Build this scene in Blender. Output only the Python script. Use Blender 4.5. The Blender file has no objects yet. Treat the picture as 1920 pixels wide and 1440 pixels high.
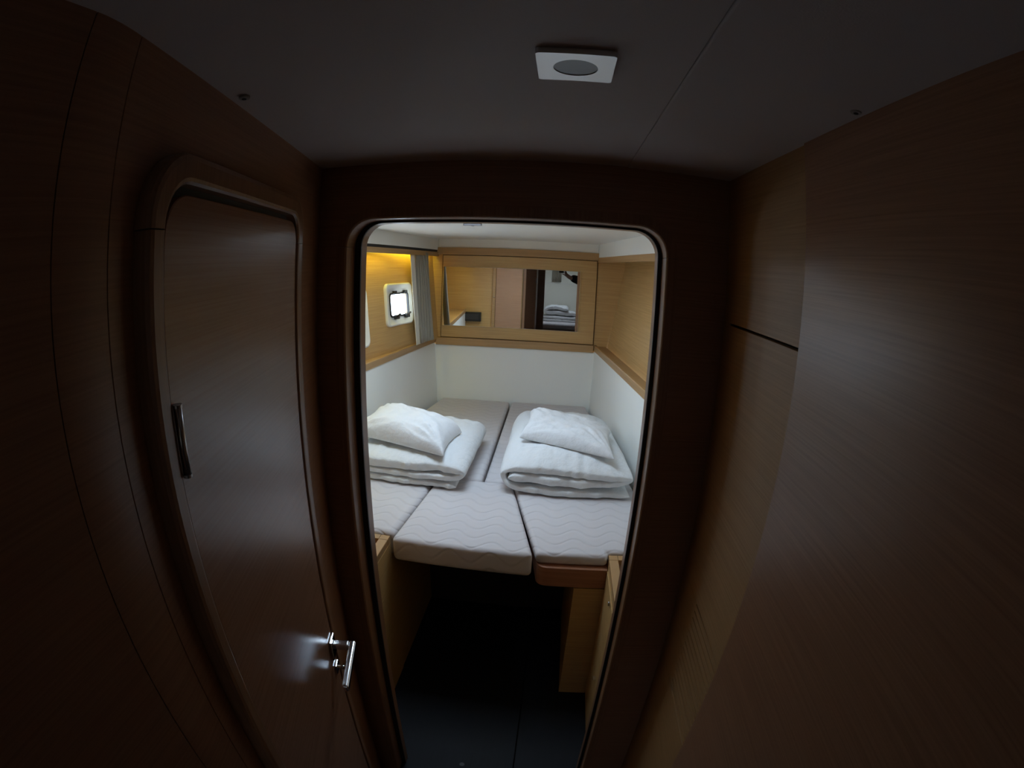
import bpy, bmesh, math, random
from mathutils import Vector, Matrix, noise
random.seed(4)
scene = bpy.context.scene
COL = scene.collection

# ------------------------------------------------------------------ camera (wide action-camera fisheye)
CAMZ = 1.65
PITCH, YAW, ROLL = -0.2261509, 0.0874465, 0.0419168
FPX, KD = 961.4864, 0.0713556          # theta = q (1 + KD q^2), q = r_px / FPX  (1920 px wide frame)
cp, sp = math.cos(PITCH), math.sin(PITCH); cy, sy = math.cos(YAW), math.sin(YAW)
fw = Vector((-sy * cp, cy * cp, sp)); r0 = Vector((cy, sy, 0)); u0 = r0.cross(fw)
cr, sr = math.cos(ROLL), math.sin(ROLL)
rt = cr * r0 + sr * u0; up = -sr * r0 + cr * u0
cam = bpy.data.cameras.new('camera'); camo = bpy.data.objects.new('camera', cam); COL.objects.link(camo)
M = Matrix((rt, up, -fw)).transposed().to_4x4(); M.translation = Vector((0, 0, CAMZ)); camo.matrix_world = M
cam.type = 'PANO'
cam.sensor_fit = 'HORIZONTAL'; cam.sensor_width = 36.0
cam.clip_start = 0.004; cam.clip_end = 60
MM = 1920 / 36.0
k1 = MM / FPX
for tgt in (cam, getattr(cam, 'cycles', None)):
    try:
        tgt.panorama_type = 'FISHEYE_LENS_POLYNOMIAL'
        tgt.fisheye_fov = math.radians(200)
        tgt.fisheye_polynomial_k0 = 0.0
        tgt.fisheye_polynomial_k1 = -k1
        tgt.fisheye_polynomial_k2 = 0.0
        tgt.fisheye_polynomial_k3 = -KD * k1 ** 3
        tgt.fisheye_polynomial_k4 = 0.0
    except Exception:
        pass
scene.camera = camo

# ------------------------------------------------------------------ sky, view
SKY = 12.5
world = bpy.data.worlds.new('overcast_sky'); scene.world = world; world.use_nodes = True
bg = world.node_tree.nodes['Background']; bg.inputs[0].default_value = (0.80, 0.93, 1.12, 1); bg.inputs[1].default_value = SKY
vs = scene.view_settings
vs.view_transform = 'Standard'; vs.look = 'None'; vs.gamma = 1.0; vs.exposure = 0.0; vs.use_curve_mapping = False
scene.cycles.max_bounces = 12; scene.cycles.diffuse_bounces = 8; scene.cycles.glossy_bounces = 6
scene.cycles.transparent_max_bounces = 12; scene.cycles.caustics_reflective = False
scene.cycles.sample_clamp_indirect = 6.0
try:
    scene.cycles.use_denoising = True
except Exception:
    pass

def portal(name, center, normal, sx, sy_):
    l = bpy.data.lights.new(name, 'AREA'); l.shape = 'RECTANGLE'; l.size = sx; l.size_y = sy_
    o = bpy.data.objects.new(name, l); COL.objects.link(o)
    o.location = center; o.rotation_euler = Vector(normal).to_track_quat('-Z', 'Y').to_euler()
    l.cycles.is_portal = True
    return o
HATCH = (-0.64, -0.11, 1.66, 2.17)      # x0 x1 y0 y1 of the deck hatch over the berth
portal('hatch_daylight', ((HATCH[0] + HATCH[1]) / 2, (HATCH[2] + HATCH[3]) / 2, 1.90), (0, 0, -1), HATCH[1] - HATCH[0], HATCH[3] - HATCH[2])
FHATCH = (-0.20, 0.15, -1.75, -1.40)
portal('forward_hatch_daylight', ((FHATCH[0] + FHATCH[1]) / 2, (FHATCH[2] + FHATCH[3]) / 2, 1.96), (0, 0, -1), 0.35, 0.35)

# ------------------------------------------------------------------ materials
def new_mat(name):
    m = bpy.data.materials.new(name); m.use_nodes = True
    return m, m.node_tree, m.node_tree.nodes['Principled BSDF']
def plain(name, col, rough=0.5, metal=0.0, bump=None, spec=0.5, vary=0.0):
    m, nt, b = new_mat(name)
    b.inputs['Base Color'].default_value = (*col, 1); b.inputs['Roughness'].default_value = rough
    b.inputs['Metallic'].default_value = metal; b.inputs['Specular IOR Level'].default_value = spec
    tc = nt.nodes.new('ShaderNodeTexCoord')
    if vary:
        n = nt.nodes.new('ShaderNodeTexNoise'); n.inputs['Scale'].default_value = 6; n.inputs['Detail'].default_value = 5
        nt.links.new(tc.outputs['Object'], n.inputs['Vector'])
        r = nt.nodes.new('ShaderNodeValToRGB')
        r.color_ramp.elements[0].color = (*[c * (1 - vary) for c in col], 1); r.color_ramp.elements[1].color = (*[min(1, c * (1 + vary)) for c in col], 1)
        r.color_ramp.elements[0].position = .3; r.color_ramp.elements[1].position = .7
        nt.links.new(n.outputs['Fac'], r.inputs['Fac']); nt.links.new(r.outputs['Color'], b.inputs['Base Color'])
    if bump:
        n = nt.nodes.new('ShaderNodeTexNoise'); n.inputs['Scale'].default_value = bump[0]; n.inputs['Detail'].default_value = 4
        bp = nt.nodes.new('ShaderNodeBump'); bp.inputs['Strength'].default_value = bump[1]; bp.inputs['Distance'].default_value = bump[2]
        nt.links.new(tc.outputs['Object'], n.inputs['Vector']); nt.links.new(n.outputs['Fac'], bp.inputs['Height']); nt.links.new(bp.outputs['Normal'], b.inputs['Normal'])
    return m
def wood(name, light, dark, grain=(1.5, 1.5, 130), rough=0.3, spec=0.5, coat=0.0):
    m, nt, b = new_mat(name)
    tc = nt.nodes.new('ShaderNodeTexCoord'); mp = nt.nodes.new('ShaderNodeMapping'); mp.inputs['Scale'].default_value = grain
    nt.links.new(tc.outputs['Object'], mp.inputs['Vector'])
    n = nt.nodes.new('ShaderNodeTexNoise'); n.inputs['Scale'].default_value = 2.2; n.inputs['Detail'].default_value = 7; n.inputs['Roughness'].default_value = .62
    nt.links.new(mp.outputs['Vector'], n.inputs['Vector'])
    n2 = nt.nodes.new('ShaderNodeTexNoise'); n2.inputs['Scale'].default_value = 2.5; n2.inputs['Detail'].default_value = 3
    nt.links.new(tc.outputs['Object'], n2.inputs['Vector'])
    r = nt.nodes.new('ShaderNodeValToRGB')
    r.color_ramp.elements[0].position = .30; r.color_ramp.elements[1].position = .66
    r.color_ramp.elements[0].color = (*dark, 1); r.color_ramp.elements[1].color = (*light, 1)
    mx = nt.nodes.new('ShaderNodeMath'); mx.operation = 'MULTIPLY_ADD'; mx.inputs[1].default_value = .22; 
    nt.links.new(n2.outputs['Fac'], mx.inputs[0])
    sub = nt.nodes.new('ShaderNodeMath'); sub.operation = 'ADD'; sub.inputs[1].default_value = -.11
    nt.links.new(n.outputs['Fac'], sub.inputs[0]); nt.links.new(sub.outputs[0], mx.inputs[2])
    nt.links.new(mx.outputs[0], r.inputs['Fac']); nt.links.new(r.outputs['Color'], b.inputs['Base Color'])
    bp = nt.nodes.new('ShaderNodeBump'); bp.inputs['Strength'].default_value = .06; bp.inputs['Distance'].default_value = .0005
    nt.links.new(n.outputs['Fac'], bp.inputs['Height']); nt.links.new(bp.outputs['Normal'], b.inputs['Normal'])
    b.inputs['Roughness'].default_value = rough; b.inputs['Specular IOR Level'].default_value = spec
    return m
def emit(name, col, s):
    m, nt, b = new_mat(name)
    b.inputs['Base Color'].default_value = (*col, 1); b.inputs['Emission Color'].default_value = (*col, 1); b.inputs['Emission Strength'].default_value = s
    return m
def pane_mat(name, gl=.06):
    m, nt, b = new_mat(name); nt.nodes.remove(b)
    t = nt.nodes.new('ShaderNodeBsdfTransparent'); g = nt.nodes.new('ShaderNodeBsdfGlossy'); g.inputs['Roughness'].default_value = .03
    x = nt.nodes.new('ShaderNodeMixShader'); x.inputs[0].default_value = gl
    t.inputs[0].default_value = (.92, .96, .97, 1)
    nt.links.new(t.outputs[0], x.inputs[1]); nt.links.new(g.outputs[0], x.inputs[2])
    nt.links.new(x.outputs[0], nt.nodes['Material Output'].inputs['Surface'])
    return m
def quilt(name, col):
    m, nt, b = new_mat(name)
    b.inputs['Roughness'].default_value = .85; b.inputs['Specular IOR Level'].default_value = .2
    N = nt.nodes; L = nt.links
    tc = N.new('ShaderNodeTexCoord'); s = N.new('ShaderNodeSeparateXYZ'); L.new(tc.outputs['Object'], s.inputs[0])
    def ma(op, a, bb=None, c=None):
        n = N.new('ShaderNodeMath'); n.operation = op
        for i, v in enumerate((a, bb, c)):
            if v is None: continue
            if isinstance(v, (int, float)): n.inputs[i].default_value = v
            else: L.new(v, n.inputs[i])
        return n.outputs[0]
    v = ma('ADD', s.outputs['Y'], s.outputs['Z'])
    wob = ma('SINE', ma('MULTIPLY', s.outputs['X'], 2 * math.pi / .145))
    ph = ma('MULTIPLY_ADD', wob, .0235, v)
    fr = ma('PINGPONG', ph, .034)                      # 0 on a stitch line
    g = ma('SUBTRACT', 1.0, ma('POWER', 2.718, ma('MULTIPLY', ma('MULTIPLY', fr, fr), -1.0 / (.0070 ** 2))))
    fade = N.new('ShaderNodeTexNoise'); fade.inputs['Scale'].default_value = 7; L.new(tc.outputs['Object'], fade.inputs['Vector'])
    gg = ma('MULTIPLY', g, ma('MULTIPLY_ADD', fade.outputs['Fac'], 1.2, .1))
    fine = N.new('ShaderNodeTexNoise'); fine.inputs['Scale'].default_value = 380; L.new(tc.outputs['Object'], fine.inputs['Vector'])
    h = ma('MULTIPLY_ADD', fine.outputs['Fac'], .12, gg)
    bp = N.new('ShaderNodeBump'); bp.inputs['Strength'].default_value = .55; bp.inputs['Distance'].default_value = .004
    L.new(h, bp.inputs['Height']); L.new(bp.outputs['Normal'], b.inputs['Normal'])
    cr_ = N.new('ShaderNodeValToRGB'); cr_.color_ramp.elements[0].color = (*[c * .95 for c in col], 1); cr_.color_ramp.elements[1].color = (*col, 1)
    L.new(g, cr_.inputs['Fac']); L.new(cr_.outputs['Color'], b.inputs['Base Color'])
    return m

OAK, OAKD = (.47, .285, .120), (.34, .190, .072)
M_WOOD = wood('oak_veneer_horizontal_grain_dimmed', (.35, .185, .105), (.25, .122, .066), rough=.36, spec=.42)  # same veneer as the cabin, with the passage's dimness put into the colour
M_WOODFAR = wood('oak_veneer_louvre_panel', (.40, .235, .105), (.30, .165, .066), rough=.5, spec=.3)
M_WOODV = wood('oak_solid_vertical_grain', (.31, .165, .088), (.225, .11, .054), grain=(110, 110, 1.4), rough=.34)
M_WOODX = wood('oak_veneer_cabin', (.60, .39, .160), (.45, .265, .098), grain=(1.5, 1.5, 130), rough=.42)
M_DOOR = wood('oak_door_veneer', (.36, .19, .115), (.27, .135, .076), grain=(1.2, 1.2, 150), rough=.27)  # also darkened to carry the dim passage light in its colour
M_LIP = wood('oak_solid_trim', (.47, .285, .125), (.37, .21, .085), grain=(1.0, 1.0, 60), rough=.4)
M_VINYL = plain('white_vinyl_lining', (.86, .87, .83), .6, bump=(260, .25, .0006))
M_HEAD = plain('grey_headliner_panel', (.54, .49, .485), .75, bump=(420, .3, .0006))
M_CABCEIL = plain('white_cabin_headliner', (.80, .80, .76), .6)
M_QUILT = quilt('quilted_mattress_ticking', (.62, .59, .595))
M_DUVET = plain('white_duvet_cotton', (.72, .735, .74), .85, bump=(30, .6, .012), spec=.2)
M_PILLOW = plain('white_pillow_cotton', (.74, .75, .76), .8, bump=(26, .6, .012), spec=.25)
M_CHROME = plain('polished_chrome', (.82, .83, .85), .09, 1.0)
M_HANDLE = plain('satin_chrome_handle', (.86, .87, .89), .2, 1.0)
M_STEEL = plain('satin_steel', (.45, .44, .43), .28, 1.0)
M_BLACK = plain('black_rubber_and_shade', (.012, .011, .011), .55)
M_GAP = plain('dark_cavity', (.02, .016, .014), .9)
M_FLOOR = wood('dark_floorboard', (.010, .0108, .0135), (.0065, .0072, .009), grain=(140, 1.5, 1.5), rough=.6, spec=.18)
M_PLASTIC = plain('white_plastic_frame', (.80, .80, .77), .35)
M_MIRROR = plain('mirror_glass', (.88, .90, .88), .012, 1.0)
M_LENS = plain('frosted_lamp_lens', (.30, .33, .36), .22)
M_CURT = plain('grey_beige_curtain', (.34, .31, .25), .85, bump=(300, .3, .0005))
M_CURTW = plain('cream_curtain_edge', (.82, .79, .68), .8)
M_PANE = pane_mat('clear_acrylic_pane')
M_LED = emit('warm_led', (1.0, .88, .06), 25.0)
M_WHITE = plain('white_painted_wall', (.82, .82, .74), .6)

# ------------------------------------------------------------------ helpers
def tag(o, label=None, cat=None, group=None, kind=None):
    if label: o['label'] = label
    if cat: o['category'] = cat
    if group: o['group'] = group
    if kind: o['kind'] = kind
    return o
def thing(name, label, cat, loc=(0, 0, 0), rz=0.0, group=None, kind=None):
    o = bpy.data.objects.new(name, None); COL.objects.link(o); o.empty_display_size = .05
    o.location = loc; o.rotation_euler = (0, 0, rz)
    return tag(o, label, cat, group, kind)
def obj(name, bm, mat, parent=None, smooth=False, label=None):
    me = bpy.data.meshes.new(name)
    bmesh.ops.recalc_face_normals(bm, faces=bm.faces[:])
    bm.to_mesh(me); bm.free()
    if smooth:
        for p in me.polygons: p.use_smooth = True
    me.materials.append(mat)
    o = bpy.data.objects.new(name, me); COL.objects.link(o)
    if parent is not None: o.parent = parent
    if label: o['label'] = label
    return o
def bevel_all(bm, off, seg=2, geom=None):
    if off > 0:
        bmesh.ops.bevel(bm, geom=geom or bm.edges[:], offset=off, offset_type='OFFSET', segments=seg, profile=.5, affect='EDGES', clamp_overlap=True)
def bx(x0, x1, y0, y1, z0, z1, bev=0.0, seg=2, bm=None):
    b = bmesh.new()
    bmesh.ops.create_cube(b, size=1.0, matrix=Matrix.Translation(((x0 + x1) / 2, (y0 + y1) / 2, (z0 + z1) / 2)) @ Matrix.Diagonal((abs(x1 - x0), abs(y1 - y0), abs(z1 - z0), 1)))
    bevel_all(b, bev, seg)
    return join(bm, b)
def join(bm, b):
    if bm is None: return b
    me = bpy.data.meshes.new('tmp'); b.to_mesh(me); b.free(); bm.from_mesh(me); bpy.data.meshes.remove(me)
    return bm
def prism(pts, lo, hi, axis='z', bev=0.0, seg=2, bm=None):
    """Extrude a 2-D polygon along an axis: z -> (x, y), y -> (x, z), x -> (y, z)."""
    f = {'z': lambda p, a: (p[0], p[1], a), 'y': lambda p, a: (p[0], a, p[1]), 'x': lambda p, a: (a, p[0], p[1])}[axis]
    b = bmesh.new()
    lo_v = [b.verts.new(f(p, lo)) for p in pts]; hi_v = [b.verts.new(f(p, hi)) for p in pts]
    n = len(pts)
    b.faces.new(lo_v[::-1]); b.faces.new(hi_v)
    for i in range(n): b.faces.new((lo_v[i], lo_v[(i + 1) % n], hi_v[(i + 1) % n], hi_v[i]))
    bmesh.ops.recalc_face_normals(b, faces=b.faces[:])
    bevel_all(b, bev, seg)
    return join(bm, b)
def cyl(c, r, h, axis='z', seg=24, bev=0.0, bm=None, r2=None):
    b = bmesh.new()
    R = {'z': Matrix.Identity(4), 'y': Matrix.Rotation(-math.pi / 2, 4, 'X'), 'x': Matrix.Rotation(math.pi / 2, 4, 'Y')}[axis]
    bmesh.ops.create_cone(b, cap_ends=True, cap_tris=False, segments=seg, radius1=r, radius2=r if r2 is None else r2, depth=h, matrix=Matrix.Translation(c) @ R)
    if bev > 0:
        bevel_all(b, bev, 2, [e for e in b.edges if any(len(f.verts) > 4 for f in e.link_faces)])
    return join(bm, b)
def arc(cx, cy_, r, a0, a1, n=8):
    return [(cx + r * math.cos(a0 + (a1 - a0) * i / n), cy_ + r * math.sin(a0 + (a1 - a0) * i / n)) for i in range(n + 1)]
def rrect(x0, x1, y0, y1, r, n=6):
    P = math.pi
    return arc(x1 - r, y0 + r, r, -P / 2, 0, n) + arc(x1 - r, y1 - r, r, 0, P / 2, n) + arc(x0 + r, y1 - r, r, P / 2, P, n) + arc(x0 + r, y0 + r, r, P, 1.5 * P, n)
def arch(l, r_, bottom, top, rl, rr=None, n=10):
    """Open outline of a doorway: up the left, round the two top corners, down the right."""
    rr = rl if rr is None else rr
    P = math.pi
    return [(l, bottom)] + arc(l + rl, top - rl, rl, P, P / 2, n) + arc(r_ - rr, top - rr, rr, P / 2, 0, n) + [(r_, bottom)]
def band(o1, o2, y0, y1, close=False, bev=0.0):
    """Solid strip between two outlines of equal length in the x-z plane, from y0 to y1."""
    b = bmesh.new(); n = len(o1)
    v = [[b.verts.new((p[0], y, p[1])) for p in o] for o in (o1, o2) for y in (y0, y1)]   # o1y0 o1y1 o2y0 o2y1
    m = n if close else n - 1
    for i in range(m):
        j = (i + 1) % n
        b.faces.new((v[0][i], v[0][j], v[1][j], v[1][i])); b.faces.new((v[2][i], v[3][i], v[3][j], v[2][j]))
        b.faces.new((v[0][i], v[2][i], v[2][j], v[0][j])); b.faces.new((v[1][i], v[1][j], v[3][j], v[3][i]))
    if not close:
        for k in (0, n - 1): b.faces.new((v[0][k], v[1][k], v[3][k], v[2][k]))
    return b
def with_hole(outer, holes, y0, y1, axis='y'):
    """Plate in the x-z plane (or x-y) with holes, by triangle fill, then thickened."""
    b = bmesh.new(); E = []
    for loop in [outer] + holes:
        vs_ = [b.verts.new((p[0], y0, p[1]) if axis == 'y' else (p[0], p[1], y0)) for p in loop]
        for i in range(len(vs_)): E.append(b.edges.new((vs_[i], vs_[(i + 1) % len(vs_)])))
    bmesh.ops.triangle_fill(b, use_beauty=True, use_dissolve=False, edges=E)
    r = bmesh.ops.extrude_face_region(b, geom=b.faces[:])
    d = (0, y1 - y0, 0) if axis == 'y' else (0, 0, y1 - y0)
    bmesh.ops.translate(b, vec=d, verts=[g for g in r['geom'] if isinstance(g, bmesh.types.BMVert)])
    return b
def tube(pts, radii, seg=12, bm=None, cap=True):
    b = bmesh.new(); rings = []
    pts = [Vector(p) for p in pts]
    if not hasattr(radii, '__len__'): radii = [radii] * len(pts)
    ref = None
    for i, p in enumerate(pts):
        t = (pts[min(i + 1, len(pts) - 1)] - pts[max(i - 1, 0)]).normalized()
        if ref is None:
            ref = t.orthogonal().normalized()
        ref = (ref - t * ref.dot(t)).normalized(); w = t.cross(ref)
        rings.append([b.verts.new(p + radii[i] * (math.cos(2 * math.pi * k / seg) * ref + math.sin(2 * math.pi * k / seg) * w)) for k in range(seg)])
    for a, c in zip(rings, rings[1:]):
        for k in range(seg): b.faces.new((a[k], a[(k + 1) % seg], c[(k + 1) % seg], c[k]))
    if cap: b.faces.new(rings[0][::-1]); b.faces.new(rings[-1])
    return join(bm, b)
def loft_wall(pts_lo, pts_hi, th, inward):
    """Thin wall following a polyline; pts_lo / pts_hi are (x, y, z) lists, thickened along -inward(i)."""
    b = bmesh.new(); n = len(pts_lo)
    A = [[b.verts.new(p) for p in pts_lo], [b.verts.new(p) for p in pts_hi]]
    B = [[b.verts.new(Vector(p) - Vector(inward) * th) for p in pts_lo], [b.verts.new(Vector(p) - Vector(inward) * th) for p in pts_hi]]
    for i in range(n - 1):
        b.faces.new((A[0][i], A[0][i + 1], A[1][i + 1], A[1][i])); b.faces.new((B[0][i], B[1][i], B[1][i + 1], B[0][i + 1]))
        b.faces.new((A[1][i], A[1][i + 1], B[1][i + 1], B[1][i])); b.faces.new((A[0][i], B[0][i], B[0][i + 1], A[0][i + 1]))
    for i in (0, n - 1): b.faces.new((A[0][i], A[1][i], B[1][i], B[0][i]))
    return b

# ------------------------------------------------------------------ setting: passage
CEIL = 1.859
BY = 0.95                                  # passage face of the cabin bulkhead
# floor
fl = thing('floor', 'dark grey floorboards of passage and cabin footwell', 'floor', kind='structure')
for (x0, x1) in ((-1.45, -.62), (-.618, -.032), (-.029, .30), (.302, .95)):
    obj('floor_panel', bx(x0, x1, -1.40, 2.15, -.02, 0, .0015, 1), M_FLOOR, fl)
obj('underfloor', bx(-1.45, .95, -1.40, 3.56, -.05, -.021), M_GAP, fl)
obj('lifting_hole', cyl((-.214, 1.04, .0005), .009, .001, seg=20), M_BLACK, fl)
# passage ceiling: two headliner panels with an open joint
ce = thing('ceiling', 'grey padded ceiling panels of the dark passage', 'ceiling', kind='structure')
obj('ceiling_panel', bx(-.95, .1158, -1.30, BY, CEIL, CEIL + .018, .0006, 1), M_HEAD, ce)
obj('ceiling_panel', bx(.1162, .95, -1.30, BY, CEIL - .0022, CEIL + .018, .0022, 3), M_HEAD, ce)
obj('ceiling_backing', bx(-.95, .95, -1.30, BY, CEIL + .019, CEIL + .04), M_GAP, ce)
# bulkhead with the cabin doorway
OUT = dict(l=-.4266, r_=.196, top=1.745, rl=.055)
oA = arch(OUT['l'], OUT['r_'], -.05, OUT['top'], .055)
oB = arch(-.413, .188, -.05, 1.7405, .048)
oOut = arch(OUT['l'] - .022, OUT['r_'] + .022, -.05, OUT['top'] + .022, .077)
bh = thing('wall_front', 'oak veneered bulkhead around the cabin doorway', 'wall', kind='structure')
hole = [(p[0], max(p[1], -.04)) for p in oOut]
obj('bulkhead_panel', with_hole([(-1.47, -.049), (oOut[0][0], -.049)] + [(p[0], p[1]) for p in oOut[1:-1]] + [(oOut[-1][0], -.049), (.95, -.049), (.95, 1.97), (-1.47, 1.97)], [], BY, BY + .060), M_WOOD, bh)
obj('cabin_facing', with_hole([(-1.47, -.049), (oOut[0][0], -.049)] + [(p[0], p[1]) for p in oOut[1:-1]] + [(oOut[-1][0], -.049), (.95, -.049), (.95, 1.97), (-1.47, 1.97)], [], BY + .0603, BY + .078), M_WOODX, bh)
# doorway frame: outer jamb (arched head with two legs), black rebate step, inner jamb
JZ = 1.694
tr = thing('trim_1', 'solid wood doorway frame with rounded top corners', 'door frame', kind='structure')
n_arc = [i for i, p in enumerate(oA) if p[1] >= JZ - 1e-6]
def cutarch(o, z0, z1=None):
    q = [p for p in o if p[1] > z0]
    return [(o[0][0], z0)] + q + [(o[-1][0], z0)]
hA = arch(OUT['l'], OUT['r_'], JZ - .004, OUT['top'], .055); hO = arch(OUT['l'] - .022, OUT['r_'] + .022, JZ - .004, OUT['top'] + .022, .077)
def jamb_band(o1, o2, y0, y1):
    """band with a small chamfer on the visible front inner edge (o1 side, y0)."""
    b = bmesh.new(); n = len(o1)
    def mixp(p, q, t): return (p[0] + (q[0] - p[0]) * t, p[1] + (q[1] - p[1]) * t)
    prof = [(0, y0 + .004), (.06, y0 + .0015), (.16, y0 - .0008), (1, y0 - .0008), (1, y1), (0, y1)]
    rings = [[b.verts.new((*(lambda m: (m[0], y, m[1]))(mixp(o1[i], o2[i], t)),)) for (t, y) in prof] for i in range(n)]
    k = len(prof)
    for a, c in zip(rings, rings[1:]):
        for j in range(k): b.faces.new((a[j], a[(j + 1) % k], c[(j + 1) % k], c[j]))
    b.faces.new(rings[0][::-1]); b.faces.new(rings[-1])
    return b
obj('frame_head', jamb_band(hA, hO, BY, BY + .048), M_WOODV, tr)
for s, (xi, xo) in enumerate(((OUT['l'], OUT['l'] - .022), (OUT['r_'], OUT['r_'] + .022))):
    obj('frame_leg', jamb_band([(xi, -.02), (xi, JZ - .0048)], [(xo, -.02), (xo, JZ - .0048)], BY, BY + .048), M_WOODV, tr)
obj('rebate_shade', band(oA, oB, BY + .047, BY + .052), M_BLACK, tr, label='black strip painting the shade on the frame rebate')  # black band paints the shade on the rebate step, no real rubber
hB = arch(-.413, .188, -.02, 1.7405, .048); hBo = arch(-.440, .215, -.02, 1.7675, .075)
obj('inner_jamb', band(hB, hBo, BY + .0525, BY + .080), M_WOODV, tr)

# ------------------------------------------------------------------ passage left wall (angled) and its door
A13 = math.radians(13.0)
LW0 = (-.493, BY, 0); LWR = math.pi / 2 + A13        # local +x runs towards the bulkhead, local -y into the passage
wl = thing('wall_left', 'oak veneered passage wall beside the toilet door', 'wall', LW0, LWR, kind='structure')
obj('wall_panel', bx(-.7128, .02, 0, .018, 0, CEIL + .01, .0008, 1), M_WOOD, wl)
WLM = (Matrix.Translation(LW0) @ Matrix.Rotation(LWR, 4, 'Z')).inverted()
def to_wl(b):
    bmesh.ops.transform(b, matrix=WLM, verts=b.verts[:]); return b
def bend(n_):
    a, c, e = Vector(lwp(-.7137, n_)), Vector(lwp(-.753, n_)), Vector((XS + n_, .1897))
    return [tuple((1 - t) ** 2 * a + 2 * t * (1 - t) * c + t * t * e) for t in [i / 10 for i in range(11)]]
XS = -.3236                                          # past the bend the wall runs straight towards the camera
def lwp(s_, n_): return (LW0[0] - math.sin(A13) * s_ + math.cos(A13) * n_, LW0[1] + math.cos(A13) * s_ + math.sin(A13) * n_)
obj('wall_panel', to_wl(prism(bend(0) + bend(-.018)[::-1], 0, CEIL + .01, 'z')), M_WOOD, wl)
obj('wall_panel', to_wl(bx(XS - .018, XS, -.06, .1888, 0, CEIL + .01, .0006, 1)), M_WOOD, wl)
obj('wall_backing', to_wl(prism([lwp(.02, -.019), lwp(-.75, -.019), (XS - .019, .15), (XS - .03, .15), lwp(-.75, -.03), lwp(.02, -.03)], 0, CEIL + .01, 'z')), M_GAP, wl)
obj('wall_end', to_wl(bx(-.93, XS - .0181, -.06, -.042, 0, CEIL + .01)), M_WOOD, wl)
FN = .020                                            # the door unit stands proud of the wall
ld = thing('door_1', 'oak side door with rounded top corner and chrome lever on left passage wall', 'door', LW0, LWR, kind='structure')
fo = arch(-.674, -.180, .0, 1.768, .072, .045); fi = arch(-.646, -.213, .0, 1.737, .046, .034)
JN = 1.6915
def cut_above(o, z): return [(o[0][0], z)] + [p for p in o if p[1] > z + 1e-4] + [(o[-1][0], z)]
fo2, fi2 = cut_above(fo, JN), cut_above(fi, JN)
if len(fo2) != len(fi2):
    fo2 = arch(-.674, -.180, JN, 1.768, .072, .045); fi2 = arch(-.646, -.213, JN, 1.737, .0455, .034)
def lip_band(o1, o2, y_face, y_back):
    b = bmesh.new(); n = len(o1)
    def mixp(p, q, t): return (p[0] + (q[0] - p[0]) * t, p[1] + (q[1] - p[1]) * t)
    prof = [(0, y_back), (0, y_face + .004), (.08, y_face + .001), (.2, y_face), (.75, y_face), (.92, y_face + .0015), (1, y_face + .006), (1, y_back)]
    rings = [[b.verts.new((lambda m: (m[0], y, m[1]))(mixp(o1[i], o2[i], t))) for (t, y) in prof] for i in range(n)]
    k = len(prof)
    for a, c in zip(rings, rings[1:]):
        for j in range(k): b.faces.new((a[j], a[(j + 1) % k], c[(j + 1) % k], c[j]))
    b.faces.new(rings[0][::-1]); b.faces.new(rings[-1])
    return b
obj('frame_head', lip_band(fi2, fo2, -FN, -.0002), M_WOODV, ld)
obj('frame_leg', lip_band([(-.646, .0), (-.646, JN - .0012)], [(-.674, .0), (-.674, JN - .0012)], -FN, -.0002), M_WOODV, ld)
obj('frame_leg', lip_band([(-.213, .0), (-.213, JN - .0008)], [(-.180, .0), (-.180, JN - .0008)], -FN, -.0002), M_WOODV, ld)
obj('gap_liner', prism(arch(-.646, -.213, .0, 1.737, .0455, .034)[::-1], -.0026, -.0004, 'y'), M_BLACK, ld)
leaf = prism(arch(-.6448, -.2158, .004, 1.7265, .044, .034)[::-1], -.0165, -.003, 'y', .0012, 1)
obj('door_leaf', leaf, M_DOOR, ld)
hg = obj('hinge', cyl((-.6405, -.0215, 1.501), .0044, .066, seg=16), M_STEEL, ld, True, label='satin steel hinge barrel')
for z in (1.4675, 1.488, 1.514, 1.5345):
    obj('hinge_ring', cyl((-.6405, -.0215, z), .0050 if z in (1.4675, 1.5345) else .0038, .003, seg=16), M_STEEL, hg)
HS, HZ = -.238, .888
lv = bx(HS + .001, HS + .021, -.0555, -.022, HZ - .0085, HZ + .0085, .004, 4)
hl = obj('lever_handle', bx(HS - .126, HS + .022, -.070, -.055, HZ - .009, HZ + .009, .005, 4), M_HANDLE, ld, label='polished chrome lever handle')
obj('handle_neck', lv, M_HANDLE, hl)
obj('handle_rose', bx(HS - .016, HS + .024, -.0225, -.0166, HZ - .026, HZ + .026, .002, 2), M_CHROME, hl)
tt = obj('thumb_turn', bx(HS - .012, HS + .012, -.046, -.040, HZ - .066, HZ - .058, .001, 2), M_CHROME, ld, label='chrome privacy thumb turn')
obj('turn_spindle', cyl((HS + .0, -.031, HZ - .062), .005, .019, 'y', 16), M_CHROME, tt, True)
obj('turn_rose', bx(HS - .013, HS + .013, -.0215, -.0166, HZ - .075, HZ - .049, .0015, 2), M_CHROME, tt)

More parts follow.
